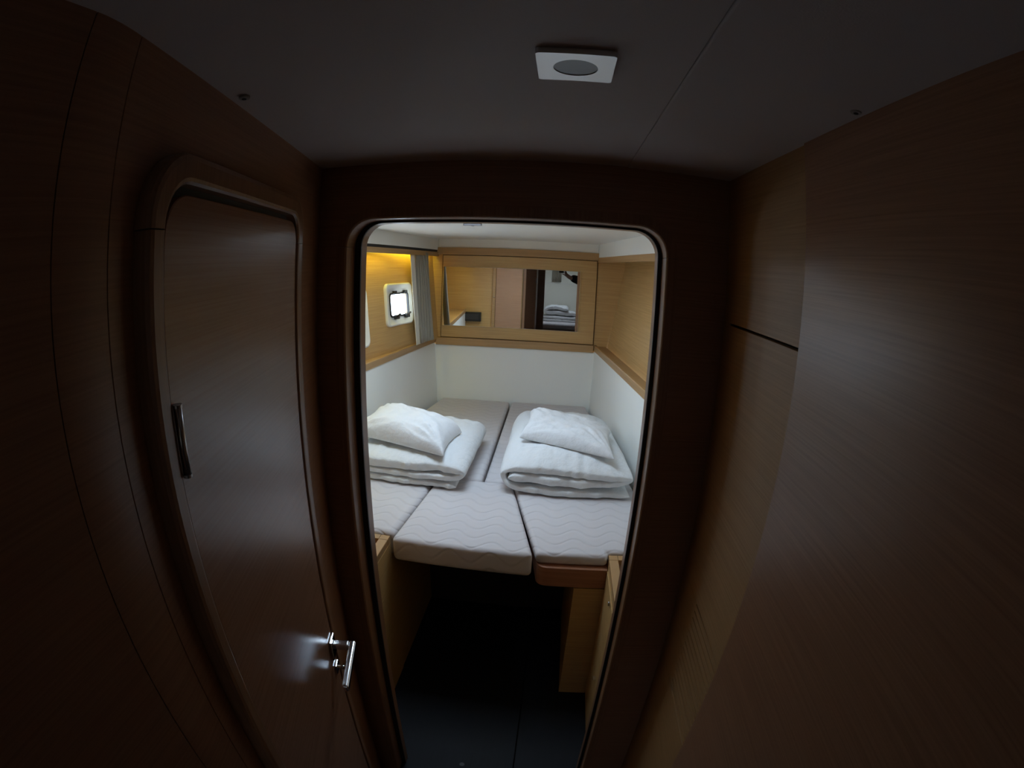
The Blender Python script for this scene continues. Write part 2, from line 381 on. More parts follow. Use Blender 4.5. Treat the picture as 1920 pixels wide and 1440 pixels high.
# ------------------------------------------------------------------ passage right wall: near panel, louvred far panel with a finger slot
RX = .317
wr = thing('wall_right', 'oak veneered passage wall with finger slot and louvre slits', 'wall', kind='structure')
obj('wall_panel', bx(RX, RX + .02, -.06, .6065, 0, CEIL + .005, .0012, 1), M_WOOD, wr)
FX = RX + .004
SL0, SL1, GZ = .6085, .9115, 1.578
LZ1, LP, NL = 1.0305, .0175, 15
LZ0 = LZ1 - LP * (NL - 1)
obj('wall_panel', bx(FX, FX + .012, SL0, BY, GZ + .0022, CEIL + .005, .0006, 1), M_WOODFAR, wr)
obj('wall_panel', bx(FX, FX + .012, SL1, BY, GZ - .0022, GZ + .0022), M_WOODFAR, wr)
obj('wall_panel', bx(FX, FX + .012, SL0, BY, LZ1 + .0017, GZ - .0022, .0006, 1), M_WOODFAR, wr)
obj('wall_panel', bx(FX, FX + .012, .811, BY, LZ0 - .0017, LZ1 + .0017), M_WOODFAR, wr)
obj('wall_panel', bx(FX, FX + .012, SL0, BY, 0, LZ0 - .0017, .0006, 1), M_WOODFAR, wr)
for i in range(NL - 1):
    obj('slat', bx(FX, FX + .012, SL0, .8109, LZ1 - LP * (i + 1) + .0017, LZ1 - LP * i - .0017), M_WOODFAR, wr)
obj('wall_backing', bx(FX + .0125, FX + .02, .60, BY, 0, CEIL), M_GAP, wr)
obj('wall_end', bx(RX + .0201, .93, -.06, -.042, 0, CEIL + .005), M_WOOD, wr)

# ------------------------------------------------------------------ passage ceiling fittings
DX, DYc = .0072, .4630
dl = thing('ceiling_downlight', 'square silver downlight with round frosted lens on the passage ceiling', 'light', (DX, DYc, CEIL))
b = with_hole(rrect(-.0366, .0366, -.0356, .0356, .0036, 4), [arc(0, 0, .0212, 0, 2 * math.pi * 31 / 32, 31)], -.0066, -.0003, 'z')
obj('bezel', b, plain('brushed_nickel_bezel', (.78, .77, .76), .33, .75), dl)
obj('lens', cyl((0, 0, -.0045), .0214, .0024, seg=32), M_LENS, dl, label='round grey frosted lens')
obj('lamp_well', cyl((0, 0, -.0018), .0208, .0026, seg=32), M_GAP, dl)
def cap(x, y, label):
    t = thing('screw_cap', label, 'screw cap', (x, y, CEIL), group='screw caps of the passage ceiling')
    obj('cap_disc', cyl((0, 0, -.0019), .0072, .0038, seg=20, bev=.0012), plain('cap_plastic', (.30, .27, .25), .4), t)
    obj('cap_core', cyl((0, 0, -.0041), .0030, .0006, seg=16), M_GAP, t)
cap(-.360, .466, 'small round screw cap near left wall of passage ceiling')
cap(.3045, .444, 'small round screw cap near right wall of passage ceiling')

# ------------------------------------------------------------------ cabin shell
YB = 3.53
BED = .71
def lipL(y): # face of the left white lining / shelf lip
    return -.865 - .0985 * (YB - y) - .004 * (YB - y) ** 2 * 0
def lipR(y):
    return .247 + .114 * (YB - y)
def hullL(y): return -1.032 + .188 * (y - 2.563)
CC = 1.846                                  # cabin ceiling
cc = thing('ceiling_cabin', 'white moulded ceiling of the sleeping cabin', 'ceiling', kind='structure')
hx0, hx1, hy0, hy1 = HATCH
obj('ceiling_shell', with_hole([(-1.45, BY + .079), (.93, BY + .079), (.93, YB + .03), (-1.45, YB + .03)], [[(hx0, hy0), (hx1, hy0), (hx1, hy1), (hx0, hy1)]], CC, CC + .05, 'z'), M_CABCEIL, cc)
ht = thing('window_3', 'square deck hatch in the cabin ceiling', 'hatch', (0, 0, 0), kind='structure')
obj('hatch_frame', with_hole(rrect(hx0 - .03, hx1 + .03, hy0 - .03, hy1 + .03, .03), [rrect(hx0 + .004, hx1 - .004, hy0 + .004, hy1 - .004, .03)], CC - .003, CC - .0003, 'z'), M_PLASTIC, ht)
obj('hatch_pane', bx(hx0 - .02, hx1 + .02, hy0 - .02, hy1 + .02, CC + .0505, CC + .058), M_PANE, ht)
# fascia between headliner and beams (left, back, right)
ys = [1.032, 1.6, 2.2, 2.8, YB]
fa = obj('trim_2', loft_wall([(lipL(y) - .0, y, 1.768) for y in ys], [(lipL(y) + .0, y, CC) for y in ys], .02, (1, 0, 0)), M_CABCEIL)
tag(fa, 'white ceiling fascia above the curtain valance', 'fascia', kind='structure')
fa = obj('trim_3', loft_wall([(lipR(y), y, 1.7565) for y in ys], [(lipR(y) - .0, y, CC) for y in ys], .02, (-1, 0, 0)), M_CABCEIL)
tag(fa, 'white ceiling fascia above the right cabin wall beam', 'fascia', kind='structure')
fa = obj('trim_4', bx(-.865, .247, YB - .012, YB - .0005, 1.7865, CC), M_CABCEIL)
tag(fa, 'white ceiling fascia over the mirror wall', 'fascia', kind='structure')
# beams
def rail(name, f, z0, z1, th, inward, mat, label, cat, y0=1.032, y1=YB - .0005, bev=True, kind='structure'):
    yy = [y0 + (y1 - y0) * i / 6 for i in range(7)]
    b = loft_wall([(f(y), y, z0) for y in yy], [(f(y), y, z1) for y in yy], th, inward)
    bmesh.ops.recalc_face_normals(b, faces=b.faces[:])
    o = obj(name, b, mat); tag(o, label, cat, kind=kind)
    return o
rail('trim_5', lambda y: lipL(y) + .002, 1.722, 1.752, .022, (1, 0, 0), M_LIP, 'oak valance beam hiding the light above the portholes', 'valance')
rail('trim_6', lambda y: lipR(y) - .002, 1.722, 1.756, .03, (-1, 0, 0), M_LIP, 'oak beam along top of right cabin wall', 'beam')
o = obj('trim_7', bx(-.872, .255, YB - .024, YB - .0005, 1.7345, 1.786, .002, 2), M_LIP); tag(o, 'oak beam above the mirror panel', 'beam', kind='structure')
# back wall: stiles behind, white lining below
wb = thing('wall_back', 'far cabin wall of oak with white lining below', 'wall', kind='structure')
obj('wood_panel', bx(-.965, .95, YB, YB + .02, 1.09, CC + .04), M_WOODX, wb)
obj('white_lining', prism([(-.875, 1.0955), (.262, 1.0955), (.262, 0), (-.83, 0)], YB - .012, YB - .0005, 'y'), M_VINYL, wb)
obj('base_panel', bx(-.965, .95, YB, YB + .02, -.05, 1.089), M_WOODX, wb)
o = obj('trim_8', bx(-.8635, .2455, YB - .030, YB - .0005, 1.0962, 1.1475, .003, 2), M_LIP); tag(o, 'oak ledge between the mirror panel and white lining', 'ledge', kind='structure')
# left and right white linings with capping shelves
yy = [1.0285, 1.7, 2.3, 2.9, YB - .012]
wcl = obj('wall_cabin_left', loft_wall([(lipL(y) + .012 + .040 * max(0, (y - 2.3) / 1.2), y, 0) for y in yy], [(lipL(y) - .006, y, 1.110) for y in yy], .02, (1, 0, 0)), M_VINYL)
tag(wcl, 'white lining below the left shelf of the berth', 'wall', kind='structure')
wcr = obj('wall_cabin_right', loft_wall([(lipR(y) - .012, y, 0) for y in yy], [(lipR(y) + .006, y, 1.110) for y in yy], .02, (-1, 0, 0)), M_VINYL)
tag(wcr, 'white lining below the right shelf of the berth', 'wall', kind='structure')
def shelf(name, fl_, inner, sgn, label):
    """Shelf with a raised lip along its front edge."""
    t = thing(name, label, 'shelf')
    yy = [1.0312 + (YB - .0006 - 1.0312) * i / 8 for i in range(9)]
    b = bmesh.new()
    lo = [[b.verts.new((x, y, z)) for (x, z) in ((fl_(y), 1.1092), (fl_(y), 1.1446), (fl_(y) - sgn * .003, 1.1476), (fl_(y) - sgn * .019, 1.1476), (fl_(y) - sgn * .022, 1.1446), (fl_(y) - sgn * .022, 1.1092))] for y in yy]
    for a, c in zip(lo, lo[1:]):
        for k in range(6): b.faces.new((a[k], a[(k + 1) % 6], c[(k + 1) % 6], c[k]))
    b.faces.new(lo[0][::-1]); b.faces.new(lo[-1])
    obj('lip', b, M_LIP, t)
    b = bmesh.new(); pr = []
    for y in yy:
        xa, xb = fl_(y) - sgn * .0225, inner(y)
        if sgn * (xa - xb) < .003: xb = xa - sgn * .003
        pr.append([b.verts.new(p) for p in ((xa, y, 1.120), (xa, y, 1.138), (xb, y, 1.138), (xb, y, 1.120))])
    for a, c in zip(pr, pr[1:]):
        for k in range(4): b.faces.new((a[k], a[(k + 1) % 4], c[(k + 1) % 4], c[k]))
    b.faces.new(pr[0][::-1]); b.faces.new(pr[-1])
    obj('shelf_board', b, M_LIP, t)
    return t
def wallR0(y): return .337 + .0995 * (YB - y)          # foot of the right oak wall
shelf('wall_shelf', lipL, lambda y: hullL(y) + .001, 1, 'narrow oak shelf under the portholes left of the berth')
shelf('wall_shelf', lipR, lambda y: wallR0(y) - .001, -1, 'narrow oak shelf along the right of the berth')
# right oak wall, leaning outwards with height
yy = [1.032, 1.8, 2.6, YB]
o = obj('wall_cabin_right_upper', loft_wall([(wallR0(y), y, 1.09) for y in yy], [(wallR0(y) + .128, y, 1.88) for y in yy], .02, (-1, 0, 0)), M_WOODX)
tag(o, 'leaning oak panel above the right shelf', 'wall', kind='structure')
# hull liner with porthole openings, leaning outwards by 0.1
HA = math.atan(.188)
hd = Vector((math.sin(HA), math.cos(HA), 0)); LEAN = .1
hu = Vector((-math.cos(HA) * LEAN, math.sin(HA) * LEAN, 1))
hn = hd.cross(hu).normalized()
if hn.x < 0: hn = -hn
H0 = Vector((-1.032, 2.563, 1.144))
HM = Matrix((hd, -hn, hu.normalized())).transposed().to_4x4(); HM.translation = H0   # local x along the hull, -y into the cabin, z up
def tpos(y): return (y - 2.563) / math.cos(HA)
W1 = (tpos(2.870), tpos(3.106), 1.341 - 1.144, 1.488 - 1.144)
W2 = (tpos(2.245), tpos(2.565), 1.262 - 1.144, 1.488 - 1.144)
hw = thing('wall_hull', 'oak veneered hull side behind the portholes', 'wall', kind='structure'); hw.matrix_world = HM
obj('hull_panel', with_hole([(tpos(1.032) - .2, -.012), (tpos(YB) + .1, -.012), (tpos(YB) + .1, .72), (tpos(1.032) - .2, .72)],
    [rrect(*W1, .028), rrect(*W2, .04)], 0, .022), M_WOODX, hw)
def porthole(name, W, m, r, label, hinge=True):
    t = thing(name, label, 'porthole', kind='structure'); t.matrix_world = HM
    x0, x1, z0, z1 = W
    fo_ = rrect(x0 - m[0], x1 + m[1], z0 - m[2], z1 + m[3], .035, 8)
    fi_ = rrect(x0 - .001, x1 + .001, z0 - .001, z1 + .001, r, 8)
    # moulded surround: dished face, proud outer edge
    b = bmesh.new(); prof = [(0, -.0003), (0, -.011), (.05, -.016), (.18, -.018), (.80, -.006), (1, -.0045), (1, .024), (.97, .024), (.97, -.0003)]
    rings = []
    for p, q in zip(fo_, fi_):
        rings.append([b.verts.new((p[0] + (q[0] - p[0]) * s, y, p[1] + (q[1] - p[1]) * s)) for s, y in prof])
    k = len(prof); n = len(rings)
    for i in range(n):
        a, c = rings[i], rings[(i + 1) % n]
        for j in range(k): b.faces.new((a[j], a[(j + 1) % k], c[(j + 1) % k], c[j]))
    obj('surround', b, M_PLASTIC, t, False)
    obj('gasket', band(rrect(x0, x1, z0, z1, r, 8), rrect(x0 + .010, x1 - .010, z0 + .010, z1 - .010, r - .008, 8), -.010, .002, True), M_BLACK, t)
    obj('pane', bx(x0 + .009, x1 - .009, -.004, .0, z0 + .009, z1 - .009), M_PANE, t)
    if hinge:
        for cx in (x0 + (x1 - x0) * .22, x0 + (x1 - x0) * .78):
            lt = obj('latch', prism(rrect(cx - .020, cx + .020, z0 - .012, z0 + .014, .005), -.030, -.011, 'y', .002), M_BLACK, t, label='black swivel latch')
            obj('latch_knob', tube([(cx - .006, -.028, z0 + .006), (cx + .018, -.036, z0 + .018)], .006), M_BLACK, lt)
            obj('hinge', prism(rrect(cx - .017, cx + .017, z1 - .006, z1 + .012, .004), -.024, -.010, 'y', .002), M_BLACK, t)
    return t
porthole('window_1', W1, (.052, .040, .053, .058), .024, 'white framed porthole with black latches beside the curtain')
porthole('window_2', W2, (.05, .05, .055, .045), .036, 'white framed porthole cut off by the doorway jamb')
for W in (W1, W2):
    c = HM @ Vector(((W[0] + W[1]) / 2, .03, (W[2] + W[3]) / 2))
    portal('porthole_daylight', c, hn, W[1] - W[0], W[3] - W[2])

# ------------------------------------------------------------------ lamp strip behind the valance
ls = thing('led_strip', 'warm light strip hidden behind the valance', 'lamp', (0, 0, 0))
yy = [1.3 + (3.44 - 1.3) * i / 6 for i in range(7)]
obj('strip_housing', loft_wall([(lipL(y) - .0225, y, 1.7520) for y in yy], [(lipL(y) - .0225, y, 1.764) for y in yy], .022, (1, 0, 0)), M_PLASTIC, ls)
obj('shadow_gap_strip', loft_wall([(lipL(y) - .001, y, 1.7522) for y in [1.033, 1.6, 2.2, 2.8, 3.50]], [(lipL(y) - .001, y, 1.7678) for y in [1.033, 1.6, 2.2, 2.8, 3.50]], .018, (1, 0, 0)), M_GAP, ls)  # dark strip added to paint the gap's shade and stop lamp light leaking up
obj('strip_diffuser', loft_wall([(lipL(y) - .0255, y, 1.748) for y in yy], [(lipL(y) - .0255, y, 1.7515) for y in yy], .014, (1, 0, 0)), M_LED, ls)

# ------------------------------------------------------------------ curtain beside the porthole
cu = thing('curtain', 'gathered grey beige curtain with cream edge beside the porthole', 'curtain')
def curtain(t0, t1, amp, per, off, ztop, zbot):
    n = int((t1 - t0) / .0022); b = bmesh.new(); rows = []
    for h in [zbot + (ztop - zbot) * k / 14 for k in range(15)]:
        r_ = []
        squeeze = 1 - .10 * ((h - zbot) / (ztop - zbot)) ** 3
        for i in range(n + 1):
            t = t0 + (t1 - t0) * i / n
            w = amp * math.sin(2 * math.pi * t / per + .5 * math.sin(t * 40)) * (1 + .25 * math.sin(h * 9 + t * 30))
            r_.append(HM @ Vector((t, -off - w, h - 1.144)))
        rows.append([b.verts.new(p) for p in r_])
    for a, c in zip(rows, rows[1:]):
        for i in range(n): b.faces.new((a[i], a[i + 1], c[i + 1], c[i]))
    return b
c1 = obj('curtain_fabric', curtain(tpos(3.105), tpos(3.305), .014, .034, .060, 1.738, 1.153), M_CURT, cu, True)
c2 = obj('curtain_edge', curtain(tpos(3.040), tpos(3.108), .0035, .15, .072, 1.738, 1.152), M_CURTW, cu, True, label='cream hem of the curtain')
for c in (c1, c2):
    s = c.modifiers.new('solid', 'SOLIDIFY'); s.thickness = .002
obj('curtain_rail', tube([HM @ Vector((tpos(2.05), -.056, .592)), HM @ Vector((tpos(3.40), -.056, .592))], .0035, 8), M_STEEL, cu)

# ------------------------------------------------------------------ mirror panel on the back wall
mp = thing('mirror_panel', 'oak framed panel holding a long wall mirror above the berth head', 'mirror', (0, YB, 0))
obj('panel_board', bx(-.8285, .2415, -.0125, -.0005, 1.1515, 1.7305, .0012, 1), M_WOODX, mp)
obj('panel_shadow_gap', bx(-.8335, .2465, -.004, -.0003, 1.1478, 1.7342), M_GAP, mp)
obj('mirror_glass', bx(-.820, .133, -.0168, -.0128, 1.2335, 1.6505, .0014, 2), M_MIRROR, mp, label='frameless mirror glass')

hh = obj('hatch_handle', prism(rrect(-.432, -.350, 2.178, 2.199, .009), CC - .0135, CC - .0032, 'z', .004, 2), plain('dark_grey_handle', (.10, .09, .09), .6), ht, label='dark grey hatch handle')
obj('handle_pivot', cyl((-.391, 2.1885, CC - .0142), .007, .0014, seg=20), M_BLACK, hh)

# ------------------------------------------------------------------ berth: bases, board, mattresses
bb = thing('berth', 'oak berth with open footwell below the mattresses', 'bed')
obj('left_plinth', prism([(-.560, 1.545), (-.560, 3.51), (lipL(3.51) + .075, 3.51), (lipL(2.3) + .025, 2.3), (lipL(1.545) + .025, 1.545)], 0, .605), M_WOODX, bb)
obj('right_plinth', bx(.118, .2285, 1.494, 3.50, 0, .580), M_WOODX, bb)
obj('right_plinth', prism([(.2286, 1.545), (lipR(1.545) - .025, 1.545), (lipR(3.4) - .025, 3.4), (.2286, 3.4)], 0, .580), M_WOODX, bb)
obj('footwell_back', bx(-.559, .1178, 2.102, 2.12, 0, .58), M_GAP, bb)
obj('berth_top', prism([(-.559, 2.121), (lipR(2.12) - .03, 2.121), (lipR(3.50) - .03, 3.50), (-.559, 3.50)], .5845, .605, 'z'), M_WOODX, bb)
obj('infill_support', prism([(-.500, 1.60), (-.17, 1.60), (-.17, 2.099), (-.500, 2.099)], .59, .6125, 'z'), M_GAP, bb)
pts = arc(.018, 1.532, .040, math.pi, 1.5 * math.pi, 10) + [(.2285, 1.492), (.2285, 1.545), (lipR(1.545) - .022, 1.545), (lipR(2.10) - .022, 2.10), (-.105, 2.10)]
ebo = obj('berth_edge_board', prism(pts, .5845, .666, 'z', .008, 3), wood('reddish_oak_edge', (.40, .19, .11), (.31, .135, .075), grain=(1.4, 1.4, 60), rough=.35))
tag(ebo, 'reddish rounded oak board under the right front mattress', 'board')
def mattress(pts, z0, z1, label, r=.022):
    b = prism(pts, z0, z1, 'z')
    bmesh.ops.recalc_face_normals(b, faces=b.faces[:])
    bevel_all(b, r, 5)
    o = obj('mattress', b, M_QUILT, None, True); tag(o, label, 'mattress', 'mattress sections of the berth')
    return o
ZT = .713
mattress([(-.500, 2.095), (-.542, 1.508), (-.034, 1.496), (-.128, 1.94), (-.165, 2.095)], .613, ZT, 'central infill mattress section hanging over the footwell', .02)
mattress([(-.1585, 2.095), (-.1215, 1.94), (-.0235, 1.510), (.226, 1.512), (.226, 1.548), (lipR(1.56) - .02, 1.548), (lipR(2.095) - .02, 2.095)], .6665, ZT, 'right front mattress section on the reddish edge board', .016)
mattress([(lipL(2.095) + .025, 2.095), (lipL(1.548) + .025, 1.548), (-.546, 1.548), (-.505, 2.095)], .6065, ZT, 'left front mattress section beside the left locker')
mattress([(lipL(2.1) + .028, 2.1), (-.303, 2.1), (-.318, YB - .025), (lipL(YB) + .058, YB - .025), (lipL(2.8) + .048, 2.8)], .6065, ZT, 'long left mattress section under the pillow and quilt')
mattress([(-.292, 2.1), (lipR(2.1) - .022, 2.1), (lipR(YB) - .026, YB - .025), (-.306, YB - .025)], .6065, ZT, 'long right mattress section under the pillow and quilt')

# ------------------------------------------------------------------ lockers at the foot, trays on top
def locker(name, x0, x1, y0, y1, side, label):
    t = thing(name, label, 'locker')
    H = .700
    obj('body', bx(x0, x1, y0, y1, .0, H - .028, .001, 1), M_WOODX, t)
    obj('tray', bx(x0 + .033, x1 - .033, y0 + .033, y1 - .031, H - .0278, H - .020), wood('tray_' + side, (.20, .10, .05), (.15, .07, .035)), t)
    w = .032
    obj('rim', bx(x0, x0 + w, y0, y1 - .0315, H - .0278, H, .002, 2), M_LIP, t)
    obj('rim', bx(x1 - w, x1, y0, y1 - .0315, H - .0278, H, .002, 2), M_LIP, t)
    xi = (x0 + w + .001)
    obj('rim', bx(x0, x0 + w, y1 - .031, y1, H - .0278, H, .0015, 2), M_LIP, t)
    obj('rim', bx(x0 + w + .001, x1, y1 - .031, y1, H - .0278, H, .0015, 2), M_LIP, t)
    obj('rim', bx(x0 + w + .001, x1 - w - .001, y0, y0 + .031, H - .0278, H, .0015, 2), M_LIP, t)
    return t
lr = locker('tray_locker', .230, .452, 1.034, 1.541, 'right', 'oak locker with tray top inside doorway on the right')
d = obj('locker_door', bx(.2265, .2298, 1.07, 1.49, .03, .665, .0012, 1), M_WOODX, lr)
obj('latch', cyl((.2235, 1.318, .648), .008, .006, 'x', 20, .0015), M_STEEL, d, label='steel push latch')
obj('latch', bx(.216, .2262, 1.296, 1.312, .294, .300, .001, 2), M_CHROME, d, label='small chrome catch')
b = None
def locker_left():
    t = thing('tray_locker', 'oak locker with tray top inside doorway on the left', 'locker')
    x0, x1, y0, y1, H, w = -1.035, -.557, 1.034, 1.541, .700, .034
    obj('body', bx(x0, x1, y0, y1, 0, H - .028, .001, 1), M_WOODX, t)
    obj('tray', bx(x0 + w, x1 - w - .001, y0 + w, y1 - .033, H - .0278, H - .020), bpy.data.materials['tray_right'], t)
    obj('rim', bx(x1 - w, x1, y0, y1 - .0315, H - .0278, H, .002, 2), M_LIP, t)
    obj('rim', bx(x0, x0 + w, y0, y1 - .0315, H - .0278, H, .002, 2), M_LIP, t)
    obj('rim', bx(x1 - w, x1, y1 - .031, y1, H - .0278, H, .0015, 2), M_LIP, t)
    obj('rim', bx(x0, x1 - w - .001, y1 - .031, y1, H - .0278, H, .0015, 2), M_LIP, t)
    obj('rim', bx(x0 + w + .001, x1 - w - .001, y0, y0 + .031, H - .0278, H, .0015, 2), M_LIP, t)
locker_left()

# ------------------------------------------------------------------ folded quilts
def N3(x, y, z, s): return noise.noise(Vector((x * s, y * s, z * s)))
def smooth_path(pts, step=.012):
    """Catmull-Rom through the control points, resampled."""
    P = [Vector((p[0], p[1], p[2] if len(p) > 2 else 0)) for p in pts]
    P = [2 * P[0] - P[1]] + P + [2 * P[-1] - P[-2]]
    out = []
    for i in range(1, len(P) - 2):
        n = max(2, int((P[i + 1] - P[i]).xy.length / step))
        for k in range(n):
            t = k / n; a, b_, c, d_ = P[i - 1], P[i], P[i + 1], P[i + 2]
            out.append(.5 * ((2 * b_) + (c - a) * t + (2 * a - 5 * b_ + 4 * c - d_) * t * t + (3 * b_ - a - 3 * c + d_) * t ** 3))
    out.append(P[-2]); return out
def folded_quilt(name, path, y0, y1, zbase, label, seed, skew=lambda x: 0.0, shear=lambda x, y: 0.0):
    """path: (x, z, half thickness) of the folded sheet seen from the foot of the berth; swept from y0 to y1."""
    C = smooth_path(path); n = len(C); b = bmesh.new(); nv = 44; rows = []
    nor = []
    for i in range(n):
        t = (C[min(i + 1, n - 1)] - C[max(i - 1, 0)]); t.z = 0; t.normalize(); nor.append(Vector((-t.y, t.x)))
    for j in range(nv + 1):
        v = j / nv
        vv = .5 - .5 * math.cos(math.pi * v) if True else v
        e = max(0.0, 1 - abs(2 * vv - 1) ** 14) ** .5
        e = .42 + .58 * e if 0 < j < nv else .30
        top, bot = [], []
        for i in range(n):
            x, z, h = C[i]
            s = i / n; x0_ = x
            ya = y0 + .014 * N3(x * 1.2, s * 7, seed, 2.2) + .010 * N3(x, s * 9, seed + 3, 7) + skew(x)
            yb = y1 + .022 * N3(x, s * 6, seed + 9, 2.5)
            y = ya + (yb - ya) * vv
            x = x0_ + shear(x0_, y)
            hh = h * e * (1 + .22 * N3(x, y, s * 5 + seed, 6) + .10 * N3(x, y, s * 5 + seed, 15))
            hh *= .90 + .10 * min(1, abs(math.sin(math.pi * (s * 13 + seed * .37))) * 2.5) * min(1, abs(math.sin(math.pi * y / .21)) * 2.5)
            endt = min(1, min(i, n - 1 - i) / 4.0); hh *= math.sqrt(max(.06, 1 - (1 - endt) ** 2))
            wrk = .0045 * (abs(N3(x * .6 + y * .5, y * .35 - x * .3, seed + s * 3, 21)) - .2) + .003 * N3(x, y * .5, seed + s * 4, 26)
            hh += wrk * e
            sag = .012 * N3(x, y, seed + 5, 3.2) * min(1, z / .06) + .010 * N3(x, y, seed + 8, 5) * max(0, (z - .08) / .08)
            dr = max(0.0, 1 - (y - ya) / .17) ** 1.4; upz = min(1.0, max(0.0, (z - .085) / .045))
            hh *= 1 - .32 * dr * upz - .08 * dr
            cz = zbase + z + sag - .026 * dr * upz
            nx, nz = nor[i]
            top.append(b.verts.new((x + nx * hh, y, max(zbase + .001, cz + nz * hh))))
            bot.append(b.verts.new((x - nx * hh, y, max(zbase + .001, cz - nz * hh))))
        rows.append(top + bot[::-1])
    m = 2 * n
    for a, c in zip(rows, rows[1:]):
        for k in range(m): b.faces.new((a[k], a[(k + 1) % m], c[(k + 1) % m], c[k]))
    for r_, fl_ in ((rows[0], False), (rows[-1], True)):
        for i in range(n - 1):
            q = (r_[i], r_[i + 1], r_[m - 2 - i], r_[m - 1 - i])
            b.faces.new(q if fl_ else q[::-1])
    o = obj(name, b, M_DUVET, None, True)
    s = o.modifiers.new('sub', 'SUBSURF'); s.levels = 1; s.render_levels = 1
    tag(o, label, 'quilt', 'folded white quilts')
    return o
ZQ = ZT + .0005
# left: bottom flap, middle layer, thick top layer folded over at the right
folded_quilt('folded_quilt', [(-.392, .017, .015), (-.50, .019, .017), (-.70, .020, .018), (-.90, .021, .018), (-.945, .036, .016), (-.90, .056, .018), (-.70, .054, .018), (-.50, .053, .019), (-.40, .058, .018),
             (-.366, .082, .020), (-.40, .108, .030), (-.52, .112, .036), (-.70, .112, .037), (-.85, .110, .035), (-.940, .100, .026)], 1.955, 2.575, ZQ, 'folded white quilt under the tilted left pillow', 1.3, lambda x: .10 * (x + .40) * -.35, lambda x, y: max(0, -(x + .5) / .42) * (.035 + .085 * (y - 1.96)))
# right: outer wrap round the left side, top, small fold at the right, inner layer
folded_quilt('folded_quilt', [(.350, .018, .016), (.22, .020, .020), (.08, .021, .021), (-.06, .022, .020), (-.145, .028, .018), (-.190, .058, .017), (-.194, .102, .019), (-.150, .136, .030), (-.03, .140, .040), (.10, .138, .041), (.23, .132, .038), (.318, .118, .027),
             (.350, .094, .019), (.310, .076, .019), (.20, .069, .024), (.06, .069, .027), (-.05, .071, .028), (-.175, .072, .026)], 1.962, 2.735, ZQ, 'folded white quilt by the right wall of the berth', 7.7, lambda x: .25 * (x - .1) ** 2, lambda x, y: -max(0, (x - .05) / .30) * (.0 + .085 * (y - 1.98)))

# ------------------------------------------------------------------ pillows
def pillow(label, corners, z0, T, seed, tilt=0.0, hump=(0, 0), zc=None):
    """corners: front-left, front-right, back-right, back-left (x, y); T: height of the puffed middle; zc: lift of the corners."""
    zc = zc or (0, 0, 0, 0)
    n = 40; b = bmesh.new(); fl_, fr_, br_, bl_ = [Vector((c[0], c[1], z)) for c, z in zip(corners, zc)]
    def P(u, v):
        # concave sides, pointed corners
        uu = u * (1 - .085 * (1 - v * v)); vv_ = v * (1 - .085 * (1 - u * u))
        s, t = (uu + 1) / 2, (vv_ + 1) / 2
        p = (fl_ * (1 - s) + fr_ * s) * (1 - t) + (bl_ * (1 - s) + br_ * s) * t
        prof = (max(0, 1 - u ** 4) * max(0, 1 - v ** 4)) ** .44
        lump = 1 + .16 * N3(u + seed, v, 0, 1.3) + .10 * N3(u + seed, v, 3, 3)
        wr_ = 0
        for cu_, cv_ in ((-1, -1), (1, -1), (1, 1), (-1, 1)):
            du, dv = u - cu_, v - cv_; r_ = math.hypot(du, dv); a_ = math.atan2(dv, du)
            wr_ += .006 * math.exp(-((r_ - .45) / .38) ** 2) * math.sin(a_ * 17 + seed * 3 + cu_)
        wr_ += .012 * (abs(N3(u * 1.1 + seed, v * .8, 9, 2.6)) - .25) + .004 * N3(u, v + seed, 9, 8)
        h = T * prof * lump * (1 + hump[0] * u + hump[1] * v) + wr_ * prof
        return p, prof, h
    up_, dn = {}, {}
    for i in range(n + 1):
        for j in range(n + 1):
            u, v = -1 + 2 * i / n, -1 + 2 * j / n
            u = math.sin(u * math.pi / 2) * .35 + u * .65; v = math.sin(v * math.pi / 2) * .35 + v * .65
            p, prof, h = P(u, v)
            edge = i in (0, n) or j in (0, n)
            zt = z0 + p.z + h + .003
            zb = z0 + p.z - .012 * prof
            up_[i, j] = b.verts.new((p.x, p.y, zt if not edge else (zt + zb) / 2))
            dn[i, j] = up_[i, j] if edge else b.verts.new((p.x, p.y, zb))
    for i in range(n):
        for j in range(n):
            b.faces.new((up_[i, j], up_[i + 1, j], up_[i + 1, j + 1], up_[i, j + 1]))
            q = (dn[i, j], dn[i, j + 1], dn[i + 1, j + 1], dn[i + 1, j])
            if len(set(q)) == 4 and any(a is not c for a, c in zip(q, (up_[i, j], up_[i, j + 1], up_[i + 1, j + 1], up_[i + 1, j]))): b.faces.new(q)
    o = obj('pillow', b, M_PILLOW, None, True)
    s = o.modifiers.new('sub', 'SUBSURF'); s.levels = 1; s.render_levels = 1
    tag(o, label, 'pillow', 'white pillows')
    return o
pillow('plump white pillow lying askew on the left quilt', [(-.93, 2.10), (-.445, 1.962), (-.425, 2.275), (-.90, 2.46)], .872, .092, 2.1, hump=(.0, .08), zc=(.010, -.006, .0, .015))
pillow('flatter white pillow lying on the right quilt', [(-.150, 2.17), (.268, 1.985), (.285, 2.36), (-.128, 2.54)], .903, .070, 6.3, hump=(-.10, .0), zc=(.0, -.008, -.01, .012))

